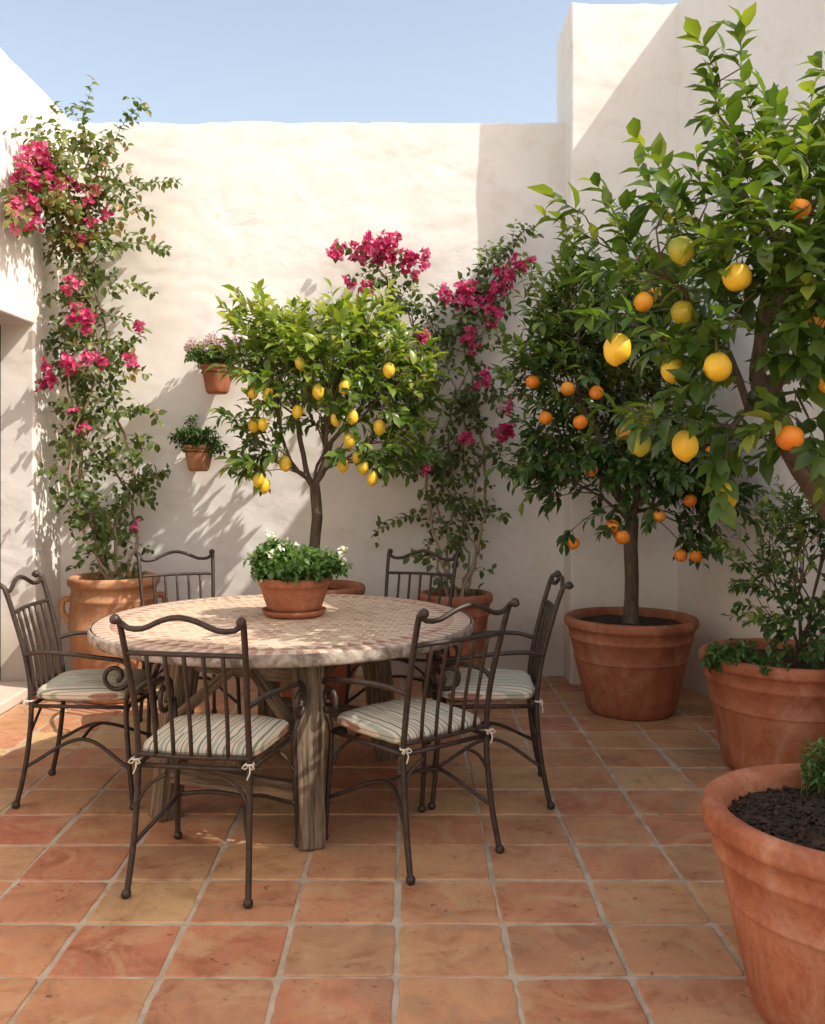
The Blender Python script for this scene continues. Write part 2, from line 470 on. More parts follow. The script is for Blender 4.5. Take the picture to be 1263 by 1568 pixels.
# ------------------------------------------------------------------ floor
mesh_obj('ground', [(-60, -60, -0.03), (60, -60, -0.03), (60, 60, -0.03), (-60, 60, -0.03)], [(0, 1, 2, 3)], [M_GROUND], smooth=False)
mesh_obj('grout_bed', [(-2.8, -3.2, -0.004), (5.2, -3.2, -0.004), (2.6, 6.7, -0.004), (-2.8, 6.7, -0.004)], [(0, 1, 2, 3)], [M_GROUT], smooth=False)
TX, TY = 0.337, 0.312
V_, F_, A_ = [], [], []
for i in range(-9, 15):
    for j in range(-18, 13):
        x0 = -0.027 + i * TX; y0 = 2.655 + j * TY
        cx, cy = x0 + TX / 2, y0 + TY / 2
        if cx > 1.95 + 0.348 * (6.4 - cy): continue
        hw, hh = TX / 2 - random.uniform(0.005, 0.0100), TY / 2 - random.uniform(0.005, 0.0100)
        lv = random.random(); rot = random.gauss(0, 0.009)
        ox, oy = random.gauss(0, 0.0022), random.gauss(0, 0.0022)
        dz = random.gauss(0, 0.0009); tx, ty = random.gauss(0, 0.005), random.gauss(0, 0.005)
        n = 11
        cr = random.uniform(0.008, 0.020)
        per = []
        def side(p, q):
            for k in range(n):
                t = k / n
                per.append((p[0] + (q[0] - p[0]) * t, p[1] + (q[1] - p[1]) * t))
        side((-hw, -hh), (hw, -hh)); side((hw, -hh), (hw, hh)); side((hw, hh), (-hw, hh)); side((-hw, hh), (-hw, -hh))
        rings = [(0.0, -0.012), (0.0, -0.0035), (0.0025, -0.001), (0.007, 0.0)]
        base = len(V_)
        m_ = len(per)
        for ins_, zz in rings:
            for k, (px, py) in enumerate(per):
                qx = max(abs(px) - (hw - cr), 0); qy = max(abs(py) - (hh - cr), 0)
                l = math.hypot(qx, qy)
                if l > cr:
                    sx, sy = math.copysign(1, px), math.copysign(1, py)
                    px = sx * (hw - cr + qx * cr / l); py = sy * (hh - cr + qy * cr / l)
                wv = noise.noise(Vector((cx * 7 + px * 22, cy * 7 + py * 22, 1.7))) * 0.006
                f = 1 - (ins_ + 0.0 - wv) / max(hw, 0.01)
                px2, py2 = px * f, py * f
                X = cx + ox + px2 - py2 * rot; Y = cy + oy + py2 + px2 * rot
                V_.append((X, Y, zz + dz + px2 * tx + py2 * ty)); A_.append(lv)
        for r_ in range(3):
            for k in range(m_):
                a = base + r_ * m_ + k; b2 = base + r_ * m_ + (k + 1) % m_
                F_.append((a, b2, b2 + m_, a + m_))
        F_.append(tuple(base + 3 * m_ + k for k in range(m_)))
mesh_obj('terracotta_tile_floor', V_, F_, [M_TILE], smooth=False, attr=A_)

# ------------------------------------------------------------------ pots
def lathe(prof, seg, verts, faces, midx, mid, c=(0, 0, 0), wob=0.002):
    b = len(verts)
    for k, (r, z) in enumerate(prof):
        for s in range(seg):
            a = 2 * math.pi * s / seg
            w = 1 + noise.noise(Vector((math.cos(a) * 1.2 + c[0] * 3, math.sin(a) * 1.2, z * 5))) * wob / max(r, 0.05)
            verts.append((c[0] + r * w * math.cos(a), c[1] + r * w * math.sin(a), c[2] + z))
    for k in range(len(prof) - 1):
        for s in range(seg):
            a = b + k * seg + s; a2 = b + k * seg + (s + 1) % seg
            faces.append((a, a2, a2 + seg, a + seg)); midx.append(mid)

def arcp(cx, cz, r, a0, a1, n):
    return [(cx + r * math.cos(math.radians(a0 + (a1 - a0) * i / n)), cz + r * math.sin(math.radians(a0 + (a1 - a0) * i / n))) for i in range(n + 1)]

def pot(name, loc, R, H, rb, mat=None, lip=0.045, band=True, urn=False, chips=0, soil_drop=0.05, handles=False, parent=None, seg=72):
    mat = mat or M_POT
    V, F, MI = [], [], []
    nr = R - lip * 0.55
    prof = [(0.001, 0.004), (rb - 0.012, 0.002), (rb, 0.012)]
    zs = [0.12, 0.3, 0.5, 0.64]
    neck = H - lip * 1.9
    def rad(t):
        if urn:
            return rb + (nr - rb) * (math.sin(min(t, 1) * math.pi * 0.62) / math.sin(math.pi * 0.62)) + 0.012 * math.sin(t * math.pi)
        return rb + (nr - rb) * (t ** 0.92)
    for t in zs:
        prof.append((rad(t), neck * t))
    if band:
        t = 0.66
        z = neck * t
        prof += [(rad(t), z), (rad(t) + 0.005, z + 0.004), (rad(t) + 0.005, z + 0.012), (rad(t) + 0.001, z + 0.016)]
    prof += [(rad(0.8), neck * 0.8), (rad(0.9), neck * 0.9)]
    if band:
        z = neck * 0.91
        prof += [(rad(.91) + 0.008, z + 0.004), (rad(.91) + 0.010, z + 0.014), (rad(.91) + 0.004, z + 0.020)]
    prof.append((nr, neck))
    prof += arcp(R - lip * 0.5, H - lip * 0.85, lip * 0.5, -75, 0, 4)
    prof += arcp(R - lip * 0.5, H - lip * 0.45, lip * 0.5, 0, 100, 6)
    prof += [(R - lip * 1.1, H - lip * 0.15), (R - lip * 1.25, H - lip * 0.6), (R - lip * 1.3, H - soil_drop - 0.04)]
    lathe(prof, seg, V, F, MI, 0, wob=0.006)
    rs = R - lip * 1.2
    b0 = len(V); rn = 14; sg = 48
    for k in range(rn + 1):
        r = rs * k / rn
        for s in range(sg):
            a = 2 * math.pi * s / sg
            x, y = r * math.cos(a), r * math.sin(a)
            z = H - soil_drop + 0.012 * noise.noise(Vector((x * 14 + loc[0], y * 14, 0))) + 0.008 * noise.noise(Vector((x * 45, y * 45, 4))) + 0.012 * (1 - (k / rn) ** 2)
            V.append((x, y, z))
    for k in range(rn):
        for s in range(sg):
            a = b0 + k * sg + s; a2 = b0 + k * sg + (s + 1) % sg
            F.append((a, a2, a2 + sg, a + sg)); MI.append(1)
    for _ in range(chips):
        r = rs * math.sqrt(random.random()) * 0.97; a = random.uniform(0, 6.28)
        s = random.uniform(0.003, 0.012)
        b = len(V)
        m = Matrix.Rotation(random.uniform(0, 6.28), 4, 'Z') @ Matrix.Rotation(random.gauss(0, 0.5), 4, 'X') @ Matrix.Rotation(random.gauss(0, 0.4), 4, 'Y')
        cpos = Vector((r * math.cos(a), r * math.sin(a), H - soil_drop + 0.012 * (1 - (r / rs) ** 2) + 0.004))
        tv, tf = [], []
        box(tv, tf, (0, 0, 0), (s * random.uniform(0.5, 1.3), s * 1.9, s * 0.5))
        for q in tv:
            V.append(tuple(cpos + (m @ Vector(q)) * random.uniform(0.8, 1.1)))
        for f in tf:
            F.append(tuple(b + q for q in f)); MI.append(1)
    if handles:
        for a0 in (math.pi * 1.12, math.pi * 0.12):
            pts = [(rad(0.80) - 0.01, neck * 0.93), (rad(.8) + 0.035, neck * 0.92), (rad(.75) + 0.042, neck * 0.82), (rad(.7) - 0.005, neck * 0.72)]
            cp = catmull([Vector((p[0] * math.cos(a0), p[0] * math.sin(a0), p[1])) for p in pts], 0.012)
            tube(V, F, MI, 0, cp, [0.02] * len(cp), 8)
    o = mesh_obj(name, V, F, [mat, M_SOIL], parent, midx=MI)
    o.location = loc
    o.rotation_euler[2] = random.uniform(0, 6.28) if not handles else 0
    return o

def catmull(pts, step):
    P = [Vector(p) for p in pts]
    P = [P[0] * 2 - P[1]] + P + [P[-1] * 2 - P[-2]]
    out = []
    for i in range(1, len(P) - 2):
        n = max(1, int((P[i + 1] - P[i]).length / step))
        for k in range(n):
            t = k / n
            a, b, c, d = P[i - 1], P[i], P[i + 1], P[i + 2]
            out.append(0.5 * ((2 * b) + (c - a) * t + (2 * a - 5 * b + 4 * c - d) * t * t + (3 * b - a - 3 * c + d) * t ** 3))
    out.append(P[-2].copy())
    return out

def tube(V, F, MI, mid, pts, rad, sides=6, caps=True):
    b = len(V)
    up = Vector((0.13, 0.21, 0.97))
    prev = None
    for i, p in enumerate(pts):
        d = (pts[min(i + 1, len(pts) - 1)] - pts[max(i - 1, 0)])
        d = d.normalized() if d.length > 1e-9 else Vector((0, 0, 1))
        if prev is None:
            s = d.cross(up)
            if s.length < 0.05: s = d.cross(Vector((1, 0, 0)))
        else:
            s = prev - d * prev.dot(d)
        s.normalize(); prev = s
        t = d.cross(s)
        for k in range(sides):
            a = 2 * math.pi * k / sides
            V.append(tuple(p + (s * math.cos(a) + t * math.sin(a)) * rad[i]))
    for i in range(len(pts) - 1):
        for k in range(sides):
            a = b + i * sides + k; a2 = b + i * sides + (k + 1) % sides
            F.append((a, a2, a2 + sides, a + sides)); MI.append(mid)
    if caps:
        F.append(tuple(b + k for k in range(sides))[::-1]); MI.append(mid)
        e = b + (len(pts) - 1) * sides
        F.append(tuple(e + k for k in range(sides))); MI.append(mid)

# ------------------------------------------------------------------ foliage engine
TPL = np.array([[0, 0, 0], [-.40, .26, .10], [0, .28, 0], [.40, .26, .10], [-.46, .60, .09], [0, .62, -.02], [.46, .60, .09], [0, 1, -.10]])
TPF = [(0, 2, 1), (0, 3, 2), (1, 2, 5, 4), (2, 3, 6, 5), (4, 5, 7), (5, 6, 7)]

class Leaves:
    def __init__(self): self.p = []
    def add(self, pos, d, n, Ln, W, lv, mid=0, droop=0.15):
        self.p.append((*pos, *d, *n, Ln, W, lv, mid, droop))
    def build(self, name, mats, parent=None):
        A = np.array(self.p, dtype=float)
        pos, d, n = A[:, 0:3], A[:, 3:6], A[:, 6:9]
        Ln, W, lv, mid, dr = A[:, 9], A[:, 10], A[:, 11], A[:, 12].astype(int), A[:, 13]
        d = d / (np.linalg.norm(d, axis=1, keepdims=True) + 1e-9)
        s = np.cross(d, n); s /= (np.linalg.norm(s, axis=1, keepdims=True) + 1e-9)
        n = np.cross(s, d)
        T = TPL[None]
        x = T[:, :, 0] * W[:, None]; y = T[:, :, 1] * Ln[:, None]
        z = T[:, :, 2] * W[:, None] * 1.6 - dr[:, None] * Ln[:, None] * (T[:, :, 1] ** 2)
        V = pos[:, None, :] + x[..., None] * s[:, None, :] + y[..., None] * d[:, None, :] + z[..., None] * n[:, None, :]
        V = V.reshape(-1, 3)
        N = len(A)
        F, MI = [], []
        for i in range(N):
            b = i * 8; m = int(mid[i])
            for f in TPF:
                F.append(tuple(b + q for q in f)); MI.append(m)
        return mesh_obj(name, V.tolist(), F, mats, parent, midx=MI, attr=np.repeat(np.clip(lv, 0, 1), 8))

def rvec():
    v = Vector(rng.normal(size=3)); return v.normalized()

def grow(trunk, targets, step=0.07, k=0.3, fork=0.6, lift=0.12):
    tr = catmull(trunk, step)
    nodes = [Vector(p) for p in tr]; par = [-1] + list(range(len(tr) - 1))
    plen = [0.0] * len(tr)
    for i in range(1, len(tr)): plen[i] = plen[i - 1] + (nodes[i] - nodes[i - 1]).length
    f0 = int(len(tr) * fork)
    base_l = plen[f0]
    arr = np.zeros((60000, 3)); pl = np.full(60000, 1e9); cnt = len(tr)
    arr[:cnt] = [tuple(p) for p in nodes]
    pl[f0:cnt] = np.array(plen[f0:cnt]) - base_l
    tg = sorted(targets, key=lambda t: (Vector(t) - nodes[-1]).length)
    ends = []
    for t in tg:
        t = Vector(t)
        dist = np.linalg.norm(arr[:cnt] - np.array(t), axis=1)
        c = dist + k * pl[:cnt]
        i = int(np.argmin(c)); dd = dist[i]
        p0 = nodes[i]
        dirp = (p0 - nodes[par[i]]).normalized() if par[i] >= 0 else Vector((0, 0, 1))
        p1 = p0 + dirp * dd * 0.35 + Vector((0, 0, lift * dd)) + rvec() * dd * 0.08
        n = max(1, int(dd / step)); last = i
        for q in range(1, n + 1):
            u = q / n
            pt = p0 * (1 - u) ** 2 + p1 * 2 * u * (1 - u) + t * u * u
            if q < n: pt = pt + rvec() * 0.006
            nodes.append(pt); par.append(last)
            plen.append(plen[last] + (pt - nodes[last]).length)
            arr[cnt] = tuple(pt); pl[cnt] = plen[-1] - base_l
            last = cnt; cnt += 1
        ends.append(last)
    w = [0] * cnt
    for e in ends: w[e] += 1
    for i in range(cnt - 1, 0, -1):
        if par[i] >= 0: w[par[i]] += w[i]
    return nodes, par, w, ends

def ell_targets(lobes, dens, clamp=None, bias=0.45):
    out = []
    for lb in lobes:
        c, r = lb[0], lb[1]
        m = lb[2] if len(lb) > 2 else 1.0
        vol = r[0] * r[1] * r[2] * 4.19
        n = max(2, int(vol * dens * m))
        for _ in range(n):
            v = rvec() * (rng.random() ** bias)
            p = Vector((c[0] + v.x * r[0], c[1] + v.y * r[1], c[2] + v.z * r[2]))
            if clamp is None or clamp(p): out.append(p)
    return out

def fruit(V, F, MI, A, mid, c, r, elong, green, tilt=0.3):
    b = len(V)
    su, sv = 20, 14
    m = Matrix.Rotation(random.uniform(0, 6.28), 3, 'Z') @ Matrix.Rotation(random.uniform(-tilt, tilt), 3, 'X')
    sd = random.random() * 20
    for j in range(sv + 1):
        ph = math.pi * j / sv
        z = math.cos(ph); rr = math.sin(ph)
        if elong > 1.05:
            zz = z * elong
            if j >= sv - 1: zz -= 0.10
            if j == sv - 1: rr *= 0.75
        else:
            zz = z * elong - (0.06 if j == 0 else 0)
        for i in range(su):
            a = 2 * math.pi * i / su
            q = Vector((rr * math.cos(a), rr * math.sin(a), zz))
            q *= 1 + 0.07 * noise.noise(q * 1.4 + Vector((sd, 0, 0)))
            p = m @ (q * r)
            V.append((c[0] + p.x, c[1] + p.y, c[2] + p.z)); A.append(min(1, max(0, green + 0.18 * zz / elong - 0.05)))
    for j in range(sv):
        for i in range(su):
            a = b + j * su + i; a2 = b + j * su + (i + 1) % su
            F.append((a, a2, a2 + su, a + su)); MI.append(mid)

def tree(name, trunk, lobes, dens, rbase, leafmat, leafL, leafW=0.42, per=11, tl=(0.10, 0.22), fruits=(), fork=0.6, clamp=None,
         step=0.07, k=0.3, rtip=0.0022, bias=0.45, center=None, topbright=0.25, barkmat=None, tubesides=6, lvbase=0.28, second=0.55):
    root = empty(name, trunk[0])
    inv = -Vector(trunk[0])
    tg = ell_targets(lobes, dens, clamp, bias)
    for f in fruits:
        tg.append(Vector(f[:3]) + Vector((random.uniform(-.01, .01), random.uniform(0, .03), f[4] * f[5] + 0.04)))
    nodes, par, w, ends = grow([Vector(p) for p in trunk], tg, step, k, fork)
    V, F, MI = [], [], []
    N = max(w)
    ex = math.log(rbase / rtip) / math.log(N)
    rad = [rtip * max(x, 1) ** ex for x in w]
    ch = {}
    for i, p in enumerate(par):
        if p >= 0: ch.setdefault(p, []).append(i)
    stack = [(0, None)]
    while stack:
        s, frm = stack.pop()
        chain = [frm, s] if frm is not None else [s]
        cur = s
        while cur in ch:
            kids = sorted(ch[cur], key=lambda q: -w[q])
            for q in kids[1:]: stack.append((q, cur))
            cur = kids[0]; chain.append(cur)
        if len(chain) > 1:
            rr = [rad[q] for q in chain]
            if frm is not None: rr[0] = min(rr[0], rr[1] * 1.5)
            pts = [nodes[q] + inv for q in chain]
            if frm is None:
                rr[0] *= 1.35
                if len(rr) > 1: rr[1] *= 1.12
            tube(V, F, MI, 0, pts, rr, 8 if frm is None else tubesides, caps=False)
    LV = Leaves()
    cen = center or Vector(np.mean([tuple(t) for t in tg], axis=0))
    zlo = min(t.z for t in tg); zhi = max(t.z for t in tg)
    def spray(p, d, length, n, lvb):
        pts = []
        q = p.copy(); dd = d.copy()
        ns = 4
        for s in range(ns + 1):
            pts.append(q.copy()); dd = (dd + Vector((0, 0, -0.05)) + rvec() * 0.08).normalized(); q = q + dd * length / ns
        tube(V, F, MI, 1, [x + inv for x in pts], [rtip * 0.9, rtip * .8, rtip * .7, rtip * .55, rtip * .4], 4, caps=False)
        a0 = random.uniform(0, 6.28)
        for s in range(n):
            t = (s + 0.6) / n
            fi = t * ns; i0 = min(int(fi), ns - 1); pp = pts[i0].lerp(pts[i0 + 1], fi - i0)
            ax = (pts[i0 + 1] - pts[i0]).normalized()
            a = a0 + s * 2.399
            u = ax.orthogonal().normalized(); v = ax.cross(u)
            side = u * math.cos(a) + v * math.sin(a)
            th = math.radians(random.uniform(35, 75)) * (1 - 0.45 * t)
            ld = ax * math.cos(th) + side * math.sin(th) + Vector((0, 0, -0.10))
            nn = Vector((0, -0.15, 1)) + ax * 0.3 + rvec() * 0.5
            if abs(ld.normalized().dot(nn.normalized())) > 0.95: nn = nn + Vector((0.6, -0.3, 0))
            Ls = leafL * random.uniform(0.6, 1.18) * (1 - 0.3 * max(0, t - 0.7))
            LV.add(pp + inv, ld, nn, Ls, Ls * leafW * random.uniform(0.85, 1.15), lvb + random.gauss(0, 0.15) + (0.28 * max(0, t - 0.6)), 0, random.uniform(0.02, 0.3))
    for e in ends:
        p = nodes[e]; pd = (p - nodes[par[e]]).normalized()
        out = (p - cen).normalized()
        d = (pd * 0.5 + out * 0.6 + Vector((0, 0, 0.4)) + rvec() * 0.45).normalized()
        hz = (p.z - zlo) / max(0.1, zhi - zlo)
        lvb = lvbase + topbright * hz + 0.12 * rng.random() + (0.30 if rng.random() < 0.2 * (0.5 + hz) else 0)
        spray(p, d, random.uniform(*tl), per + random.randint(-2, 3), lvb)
        if rng.random() < second:
            d2 = (pd * 0.3 + rvec() * 0.8 + out * 0.3).normalized()
            spray(p, d2, random.uniform(*tl) * 0.7, max(3, per // 2), lvb - 0.12)
    mesh_obj('branches', V, F, [barkmat or M_BARK, M_GREENSTEM], root, midx=MI)
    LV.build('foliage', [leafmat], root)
    if fruits:
        V, F, MI, A = [], [], [], []
        for (x, y, z, mid, r, el, gr) in fruits:
            fruit(V, F, MI, A, mid, Vector((x, y, z)) + inv, r, el, gr)
        mesh_obj('fruit', V, F, [M_LEMON, M_ORANGE], root, midx=MI, attr=A)
        V, F, MI = [], [], []
        for (x, y, z, mid, r, el, gr) in fruits:
            a = Vector((x, y, z + r * el * 0.95)) + inv
            tube(V, F, MI, 0, [a, a + Vector((0, 0.004, 0.02)), a + Vector((0, 0.015, 0.05))], [0.003, 0.002, 0.002], 5)
        mesh_obj('fruit_stalks', V, F, [M_GREENSTEM], root, midx=MI)
    return root

def bush(name, base, lobes, dens, leafmat, leafL, leafW=0.6, per=8, tl=(0.03, 0.07), rbase=0.004, petals=None, clamp=None, spread=0.03, lvb=0.45, bias=0.5, petalmat=None):
    root = empty(name, base)
    inv = -Vector(base)
    tg = ell_targets(lobes, dens, clamp, bias)
    V, F, MI = [], [], []
    LV = Leaves()
    zlo = min(t.z for t in tg); zhi = max(t.z for t in tg)
    for t in tg:
        b = Vector(base) + Vector((random.gauss(0, spread), random.gauss(0, spread), 0))
        mid = b.lerp(t, 0.5) + Vector((0, 0, 0.15 * (t - b).length)) + rvec() * 0.01
        pts = catmull([b, mid, t], (t - b).length / 4 + 1e-4)
        tube(V, F, MI, 0, [p + inv for p in pts], [rbase * (1 - 0.7 * i / len(pts)) for i in range(len(pts))], 4, caps=False)
        d = ((t - mid).normalized() + rvec() * 0.4).normalized()
        ln = random.uniform(*tl); a0 = random.uniform(0, 6.28)
        hz = (t.z - zlo) / max(0.02, zhi - zlo)
        for s in range(per):
            f = (s + 0.5) / per
            pp = t + d * ln * (f - 0.5)
            u = d.orthogonal().normalized(); v = d.cross(u)
            a = a0 + s * 2.399
            ld = d * 0.5 + (u * math.cos(a) + v * math.sin(a)) * 0.9
            Ls = leafL * random.uniform(0.6, 1.15)
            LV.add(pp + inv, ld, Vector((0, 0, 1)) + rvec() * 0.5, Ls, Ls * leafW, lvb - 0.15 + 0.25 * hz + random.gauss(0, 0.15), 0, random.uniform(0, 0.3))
        if petals and hz > 0.4 and rng.random() < petals:
            for s in range(10):
                LV.add(t + d * ln * 0.6 + Vector((0, -0.012, 0.020)) + rvec() * 0.014 + inv, rvec(), Vector((0, 0, 1)) + rvec() * 0.5, 0.018, 0.017, rng.random(), 1, 0.1)
    mesh_obj('stems', V, F, [M_GREENSTEM], root, midx=MI)
    LV.build('foliage', [leafmat, petalmat or M_LILAC], root)
    return root

def vine(name, base, stems, tend, flowers, leafL=0.055, twig=(0.08, 0.26), prob=0.8, leafgap=0.022, lvb0=0.35):
    root = empty(name, base)
    inv = -Vector(base)
    V, F, MI = [], [], []
    LV = Leaves()
    def leafy(pts, gap, lvb, L0=1.0, start=0.0):
        acc = 0
        tot = sum((pts[i + 1] - pts[i]).length for i in range(len(pts) - 1))
        run = 0; a = random.uniform(0, 6.28)
        for i in range(len(pts) - 1):
            seg = (pts[i + 1] - pts[i]); l = seg.length
            if l < 1e-6: continue
            ax = seg.normalized()
            acc += l; run += l
            while acc > gap:
                acc -= gap
                if run / tot < start: continue
                a += 2.4
                u = ax.orthogonal().normalized(); v = ax.cross(u)
                ld = ax * 0.45 + (u * math.cos(a) + v * math.sin(a)) + Vector((0, -0.15, -0.2))
                Ls = leafL * L0 * random.uniform(0.55, 1.15)
                LV.add(pts[i + 1] + rvec() * 0.006 + inv, ld, Vector((0.15, -0.55, 0.8)) + rvec() * 0.6, Ls, Ls * 0.68, lvb + random.gauss(0, 0.16), 0, random.uniform(0, 0.3))
    for st in stems:
        pts_c, r0, dens, zstart = st
        pts = catmull(pts_c, 0.05)
        pts = [p + rvec() * 0.012 for p in pts]
        n = len(pts)
        tube(V, F, MI, 0, [p + inv for p in pts], [r0 * (1 - 0.75 * i / n) for i in range(n)], 6, caps=False)
        for i, p in enumerate(pts):
            if p.z < zstart:
                if rng.random() > 0.25: continue
            m = dens * prob
            cnt = int(m) + (1 if rng.random() < m - int(m) else 0)
            for _ in range(cnt):
                d = Vector((rng.normal() * 1.0, -abs(rng.normal()) * 0.55 + 0.05, rng.normal() * 0.6 + 0.15)).normalized()
                ln = random.uniform(*twig)
                q = p.copy(); tp = [q.copy()]
                for s in range(6):
                    d = (d + rvec() * 0.22 + Vector((0, 0, -0.04))).normalized()
                    q = q + d * ln / 6
                    q.y = min(q.y, 6.50); q.x = max(q.x, -2.40)
                    tp.append(q.copy())
                tube(V, F, MI, 0, [x + inv for x in tp], [0.0026 - 0.0003 * s for s in range(7)], 4, caps=False)
                leafy(tp, leafgap, lvb0 + 0.25 * rng.random() + (0.2 if p.z > 2.9 else 0))
    for tn in tend:
        pts = catmull(tn, 0.04); pts = [p + rvec() * 0.006 for p in pts]; n = len(pts)
        tube(V, F, MI, 0, [p + inv for p in pts], [0.004 * (1 - 0.7 * i / n) for i in range(n)], 5, caps=False)
        leafy(pts, 0.013, 0.6, 1.0, 0.1)
        for i in range(n // 4, n, 2):
            q = pts[i]; d = (rvec() + Vector((0, -0.3, 0.1))).normalized(); tp = [q + d * 0.03 * s for s in range(4)]
            leafy(tp, 0.022, 0.6, 0.9)
    for (c, r, n) in flowers:
        c = Vector(c)
        subs = [c + Vector((v.x * r[0], v.y * r[1], v.z * r[2])) for v in (rvec() * (rng.random() ** 0.5) for _ in range(max(1, n // 7)))]
        for k_ in range(n):
            sc = subs[k_ % len(subs)]
            p = sc + rvec() * 0.040 * (rng.random() ** 0.5)
            p.y = min(p.y, 6.5); p.x = max(p.x, -2.40)
            ax = (rvec() + Vector((0.1, -0.9, 0.3))).normalized()
            u = ax.orthogonal().normalized(); w_ = ax.cross(u); lv = rng.random()
            a0 = random.uniform(0, 6.28)
            for k in range(3):
                a = a0 + k * 2.094
                sd = u * math.cos(a) + w_ * math.sin(a)
                ld = ax * 0.75 + sd * 0.8
                sz = random.uniform(0.026, 0.040)
                LV.add(p + inv, ld, ax * 0.9 - sd * 0.5, sz, sz * 0.85, lv * 0.8 + 0.2 * rng.random(), 1, -0.1)
            if rng.random() < 0.4:
                Ls = leafL * 0.8
                LV.add(p + Vector((0, 0.02, 0)) + inv, rvec(), Vector((0, -0.5, 0.9)), Ls, Ls * 0.65, 0.65 + random.gauss(0, .15), 0, 0.1)
    mesh_obj('stems', V, F, [M_STEM], root, midx=MI)
    LV.build('foliage', [M_LEAF_BOUG, M_BRACT], root)
    return root

# ------------------------------------------------------------------ pots and plants
pot('terracotta_pot', (1.36, 5.60, 0), 0.395, 0.57, 0.255)
pot('terracotta_pot', (1.86, 4.52, 0), 0.41, 0.56, 0.29)
pot('terracotta_pot', (1.19, 2.46, 0), 0.385, 0.555, 0.25, chips=2200, lip=0.05, soil_drop=0.06, seg=110)
pot('terracotta_pot', (2.16, 3.62, 0), 0.33, 0.50, 0.22)
pot('terracotta_pot', (-0.56, 5.82, 0), 0.31, 0.73, 0.19, urn=True)
pot('terracotta_pot', (0.32, 5.95, 0), 0.24, 0.665, 0.16)
pot('terracotta_urn', (-1.86, 5.93, 0), 0.285, 0.775, 0.20, mat=M_POT_OLD, urn=True, handles=True)

lem = [(-0.89, 5.42, 1.906), (-0.825, 5.38, 1.716), (-0.89, 5.45, 1.716), (-0.627, 5.40, 1.792), (-0.80, 5.40, 1.887), (-0.40, 5.36, 1.743), (-0.323, 5.34, 1.621),
       (-0.278, 5.36, 1.526), (-0.19, 5.36, 1.40), (-0.247, 5.38, 1.469), (-0.361, 5.36, 1.48), (-0.095, 5.36, 2.028), (-0.70, 5.40, 1.488), (-0.848, 5.36, 1.393),
       (-0.82, 5.40, 1.359), (-0.304, 5.34, 1.754), (-0.61, 5.38, 2.07), (-0.15, 5.40, 1.70), (-0.35, 5.36, 1.93), (-0.50, 5.32, 1.90)]
lem = [(x, y, z, 0, random.uniform(0.030, 0.036), 1.3, 0.35 if random.random() < 0.2 else 0.0) for x, y, z in lem]
tree('lemon_tree', [(-0.56, 5.82, 0.68), (-0.57, 5.80, 0.95), (-0.55, 5.79, 1.15), (-0.56, 5.78, 1.30)],
     [((-0.50, 5.74, 2.06), (0.50, 0.40, 0.35)), ((-0.84, 5.70, 2.20), (0.25, 0.3, 0.25)), ((-0.32, 5.7, 2.26), (0.28, 0.25, 0.20)), ((-0.08, 5.70, 2.0), (0.24, 0.3, 0.30)),
      ((-0.90, 5.62, 1.66), (0.17, 0.25, 0.22), .8), ((-0.10, 5.60, 1.62), (0.24, 0.25, 0.18), .8), ((-0.98, 5.7, 2.42), (0.06, .06, .09))],
     520, 0.034, M_LEAF_LEMON, 0.088, leafW=0.54, fruits=lem, fork=0.9, k=0.75, topbright=0.48, per=8, lvbase=0.38)

ora = [(0.897, 5.12, 1.90), (1.055, 5.12, 1.878), (0.963, 5.1, 1.714), (0.787, 5.2, 1.743), (1.20, 5.1, 1.66), (1.41, 5.15, 1.194), (1.15, 5.15, 1.135),
       (1.197, 5.12, 1.08), (0.941, 5.2, 1.04), (1.597, 5.2, 1.28), (1.56, 5.25, 0.967), (1.633, 5.2, 0.967), (1.37, 5.1, 2.42), (1.02, 5.1, 1.45), (0.72, 5.25, 1.95), (1.7, 5.15, 1.55)]
ora = [(x, y, z, 1, random.uniform(0.036, 0.042), 0.96, 0.4 if random.random() < 0.2 else 0.0) for x, y, z in ora]
tree('orange_tree', [(1.36, 5.60, 0.52), (1.365, 5.59, 0.8), (1.355, 5.58, 1.0), (1.36, 5.57, 1.15)],
     [((1.28, 5.52, 2.12), (0.50, 0.42, 0.46)), ((1.0, 5.5, 2.35), (0.28, 0.3, 0.36)), ((1.33, 5.46, 1.55), (0.50, 0.38, 0.33)), ((0.95, 5.45, 1.55), (0.27, 0.3, 0.28)),
      ((1.68, 5.38, 1.30), (0.22, 0.25, 0.30)), ((1.02, 5.45, 2.74), (0.10, 0.12, 0.12)), ((0.80, 5.45, 1.98), (0.22, 0.25, 0.25)), ((1.50, 5.45, 2.5), (0.25, 0.25, 0.25))],
     560, 0.042, M_LEAF_ORANGE, 0.082, leafW=0.50, fruits=ora, fork=0.9, k=0.6, clamp=lambda p: p.x < 1.92, topbright=0.52, per=9, lvbase=0.30)

